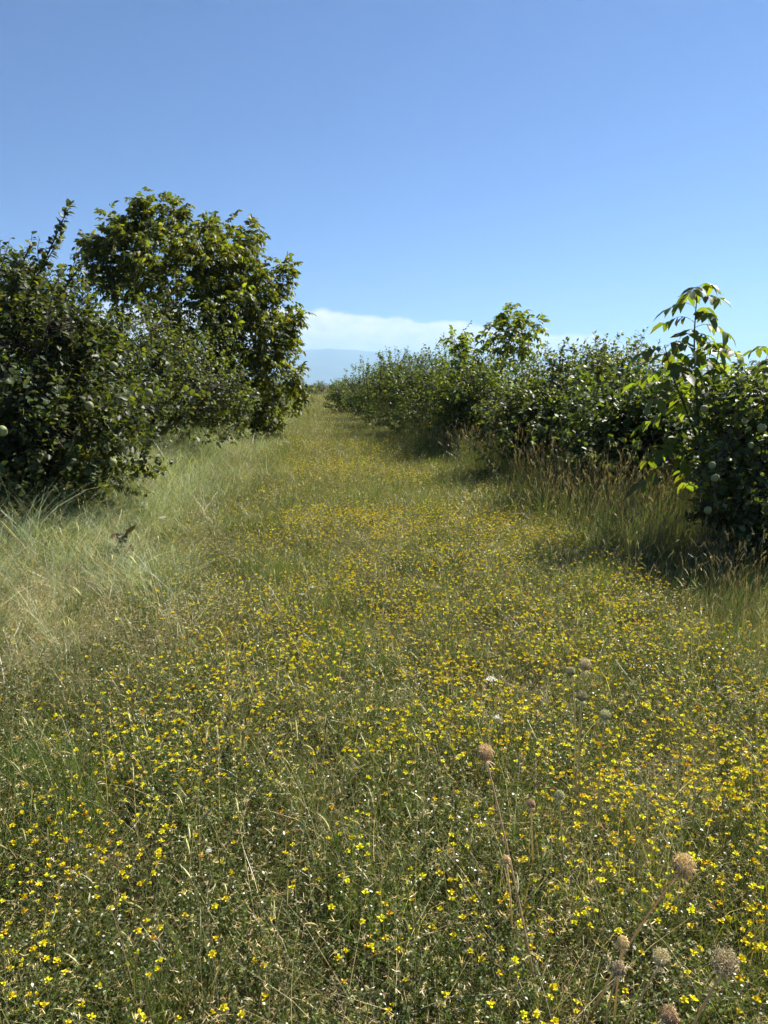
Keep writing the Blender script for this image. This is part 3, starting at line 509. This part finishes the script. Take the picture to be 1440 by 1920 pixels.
# ------------------------------------------------------------------ wild carrots gone to seed
def carrot(head_px, rng_m, foot_px, dia, label, pal, closed=.75):
    h = at_range(head_px[0], head_px[1], rng_m); f = on_ground(*foot_px, z=.0); f[2] = float(gh(f[0], f[1])); root = thing('wild_carrot', label, 'seed head', f, 'wild carrots gone to seed')
    ax = unit(h-f); ax = unit(ax+np.array([0, 0, .6])+rng.normal(size=3)*.12); neck = h-ax*dia*.55; s = np.linspace(0, 1, 9)[:, None]; ctl = f*.4+neck*.6-ax*.10*np.linalg.norm(neck-f)*[1, 1, .2]
    pts = f*(1-s)**2+2*ctl*s*(1-s)+neck*s**2; b = MB(); b.tube(pts, np.linspace(.0028, .0018, 9), 5, pal[1]); b.build('stem', M_DRY, root)
    b = MB(); e1 = unit(np.cross(ax, [.3, .8, .1])); e2 = np.cross(ax, e1); n = 46
    for i in range(n):
        a = i*2.39996; q = math.sqrt((i+.5)/n); d = e1*math.cos(a)+e2*math.sin(a); s = np.linspace(0, 1, 6)[:, None]; R_ = dia*.5*q*rng.uniform(.92, 1.1)
        rad = R_*np.sin(np.minimum(s*(1+closed*.55), 1.6)*math.pi/2)*(1-.30*closed*s**3*q); up = dia*(.02+(.80-.12*q)*s**1.1)
        p = neck+d*rad+ax*up; b.tube(p, np.linspace(.0015, .0010, 6), 3, pick(pal, .85, 1.15))
        m = 9; b.many(frames(rnd(m)+ax*.5, rnd(m), rng.uniform(.10, .17, m)*dia), p[-1]+rnd(m)*dia*.035, SPIKE, np.array([pick(pal, .8, 1.25) for _ in range(m)]))
    b.build('seed_head', M_DRY, root)
    b = MB()
    for i in range(8): a = i*.785+rng.random()*.3; d = e1*math.cos(a)+e2*math.sin(a); s = np.linspace(0, 1, 4)[:, None]; b.ribbon(neck+d*dia*.42*s-ax*dia*.35*s**1.5, .0018, unit(np.cross(d, ax)), pick(pal))
    b.build('bracts', M_DRY, root)
TAN = np.array([(.68, .52, .29), (.74, .58, .34), (.58, .44, .24)]); PALE = np.array([(.52, .50, .28), (.58, .56, .34), (.44, .44, .24)]); GREY = np.array([(.58, .50, .31), (.64, .56, .36), (.48, .41, .25)])
carrot((910, 1410), 1.55, (1012, 1895), .040, 'brown seed head on a long stem near the middle of the meadow', TAN)
carrot((1282, 1622), 1.38, (1100, 1925), .046, 'largest golden brown seed head on a slanting stem at lower right', TAN)
carrot((1360, 1805), 1.30, (1270, 1985), .042, 'open grey tan seed head nearest the lower right corner', GREY, .4)
carrot((1240, 1795), 1.42, (1160, 1950), .032, 'grey seed head below the largest golden brown one', GREY, .5)
carrot((1168, 1766), 1.45, (1150, 1935), .024, 'small tan seed head left of the grey one at lower right', TAN)
carrot((1160, 1815), 1.42, (1130, 1945), .026, 'small grey seed head lowest but one at lower right', GREY)
carrot((1255, 1902), 1.35, (1240, 2040), .030, 'tan seed head cut by the bottom frame edge', TAN)
carrot((1097, 1245), 2.05, (1078, 1530), .040, 'dark grey seed head standing highest of the right group', GREY)
carrot((1070, 1258), 2.10, (1072, 1500), .030, 'pale seed head just left of the dark grey one', PALE)
carrot((1092, 1305), 2.05, (1085, 1520), .032, 'pale green seed head below the dark grey one', PALE, .6)
carrot((1135, 1340), 2.0, (1120, 1540), .032, 'pale green rounded seed head farthest right of the upper group', PALE, .6)
carrot((1049, 1490), 1.75, (1060, 1640), .026, 'pale green small seed head in mid meadow', PALE)
carrot((996, 1506), 1.75, (1000, 1640), .022, 'small brown seed head beside the pale green small one', TAN)
carrot((948, 1611), 1.6, (960, 1760), .020, 'tiny brown seed head under the long stemmed one', TAN)

# white umbels far out in the lane
def white_umbel(px, py, Yd, dia, label):
    h = at(px, py, Yd); f = np.array([h[0]+.02, h[1], float(gh(h[0], h[1]))]); root = thing('white_flower', label, 'flower', f, 'white flower heads in the lane'); b = MB(); b.tube([f, (f+h)/2+[.01, 0, 0], h], [.002, .0018, .0015], 4, GREENS[1]); b.build('stem', M_GRASS, root)
    b = MB(); n = 60; a = np.arange(n)*2.4; q = np.sqrt((np.arange(n)+.5)/n)*dia/2; p = h+np.stack([q*np.cos(a), q*np.sin(a), .012-q*.15+rng.random(n)*.006], -1)
    b.many(frames(rnd(n)*[1, 1, .2], rnd(n)*.3+[0, 0, 1.0], np.full(n, dia*.2)), p, LEAFLET, np.full((n, 3), .72)*[1, 1, .92]); b.build('flower_head', M_PETAL, root)
white_umbel(585, 1103, 5.0, .05, 'white flower head, upper of the pair in the lane'); white_umbel(566, 1117, 4.9, .045, 'white flower head, lower of the pair in the lane')
white_umbel(820, 1104, 5.0, .05, 'single white flower head in the middle of the lane'); white_umbel(303, 972, 7.4, .075, 'cream flower head on the left bank'); white_umbel(921, 1278, 2.9, .045, 'flat cream flower head left of the seed heads')
white_umbel(931, 1351, 2.55, .022, 'tiny white flower above the long stemmed seed head'); white_umbel(392, 1604, 1.75, .016, 'tiny white flower low on the left'); white_umbel(535, 828, 17.5, .16, 'white flower head under the walnut branch')

# ------------------------------------------------------------------ weeds on the left bank
def weed(name, label, foot, tips, pal, dry, cat='weed'):
    f = np.array(foot, float); f[2] = float(gh(f[0], f[1])); root = thing(name, label, cat, f); lv = MB()
    for tp in tips:
        tp = np.array(tp); s = np.linspace(0, 1, 8)[:, None]; q = f*(1-s)+tp*s+np.sin(s*math.pi)*rng.normal(size=3)*.05; b = MB(); b.tube(q, np.linspace(.006, .002, 8), 5, (.30, .24, .15)); b.build('stem', M_DRY if dry else M_BARK, root)
        n = 5 if dry else 16; k = rng.uniform(.3, 1, n); p = np.stack([np.interp(k, s[:, 0], q[:, i]) for i in range(3)], -1)
        if dry:
            for j in range(n*2): m = p[j % n]; e = m+unit(rnd(1))[0]*rng.uniform(.08, .22)+[0, 0, .06]; lv.tube([m, (m+e)/2+[0, 0, .02], e], [.003, .002, .001], 3, pick(STRAW)); burst(lv, e, 6, .025, STRAW, 1)
        else: lv.many(frames(rnd(n)+[0, 0, .1], rnd(n)*.5+[0, 0, 1.0], rng.uniform(.045, .08, n)), p, QUINCE[1], np.array([pick(np.array(PAL[pal])) for _ in range(n)]))
    lv.build('side_twigs' if dry else 'leaves', M_DRY if dry else M_LEAF, root, kind='stuff')
wf = on_ground(195, 1085)
weed('weed_plant', 'dark brownish leafy weed leaning on the pale left bank', wf, [at(250, 985, wf[1]), at(215, 1000, wf[1]+.1), at(240, 1025, wf[1]-.1), at(190, 1040, wf[1])], 'weed', False)
wf = on_ground(265, 950)
weed('dry_weed', 'dry branching weed stalks below the left quince', wf, [at(285, 868, wf[1]), at(262, 860, wf[1]), at(240, 880, wf[1]), at(310, 885, wf[1])], 'weed', True)
wf = on_ground(335, 1010)
weed('dry_weed', 'pale dry stalk slanting out of the left bank', wf, [at(398, 935, wf[1]), at(385, 950, wf[1]+.1)], 'weed', True)
wf = on_ground(450, 880)
weed('dry_weed', 'pale greyish dry weed beneath the walnut branches', wf, [at(430, 825, wf[1]), at(455, 820, wf[1]), at(475, 835, wf[1]), at(415, 838, wf[1])], 'weed', True)
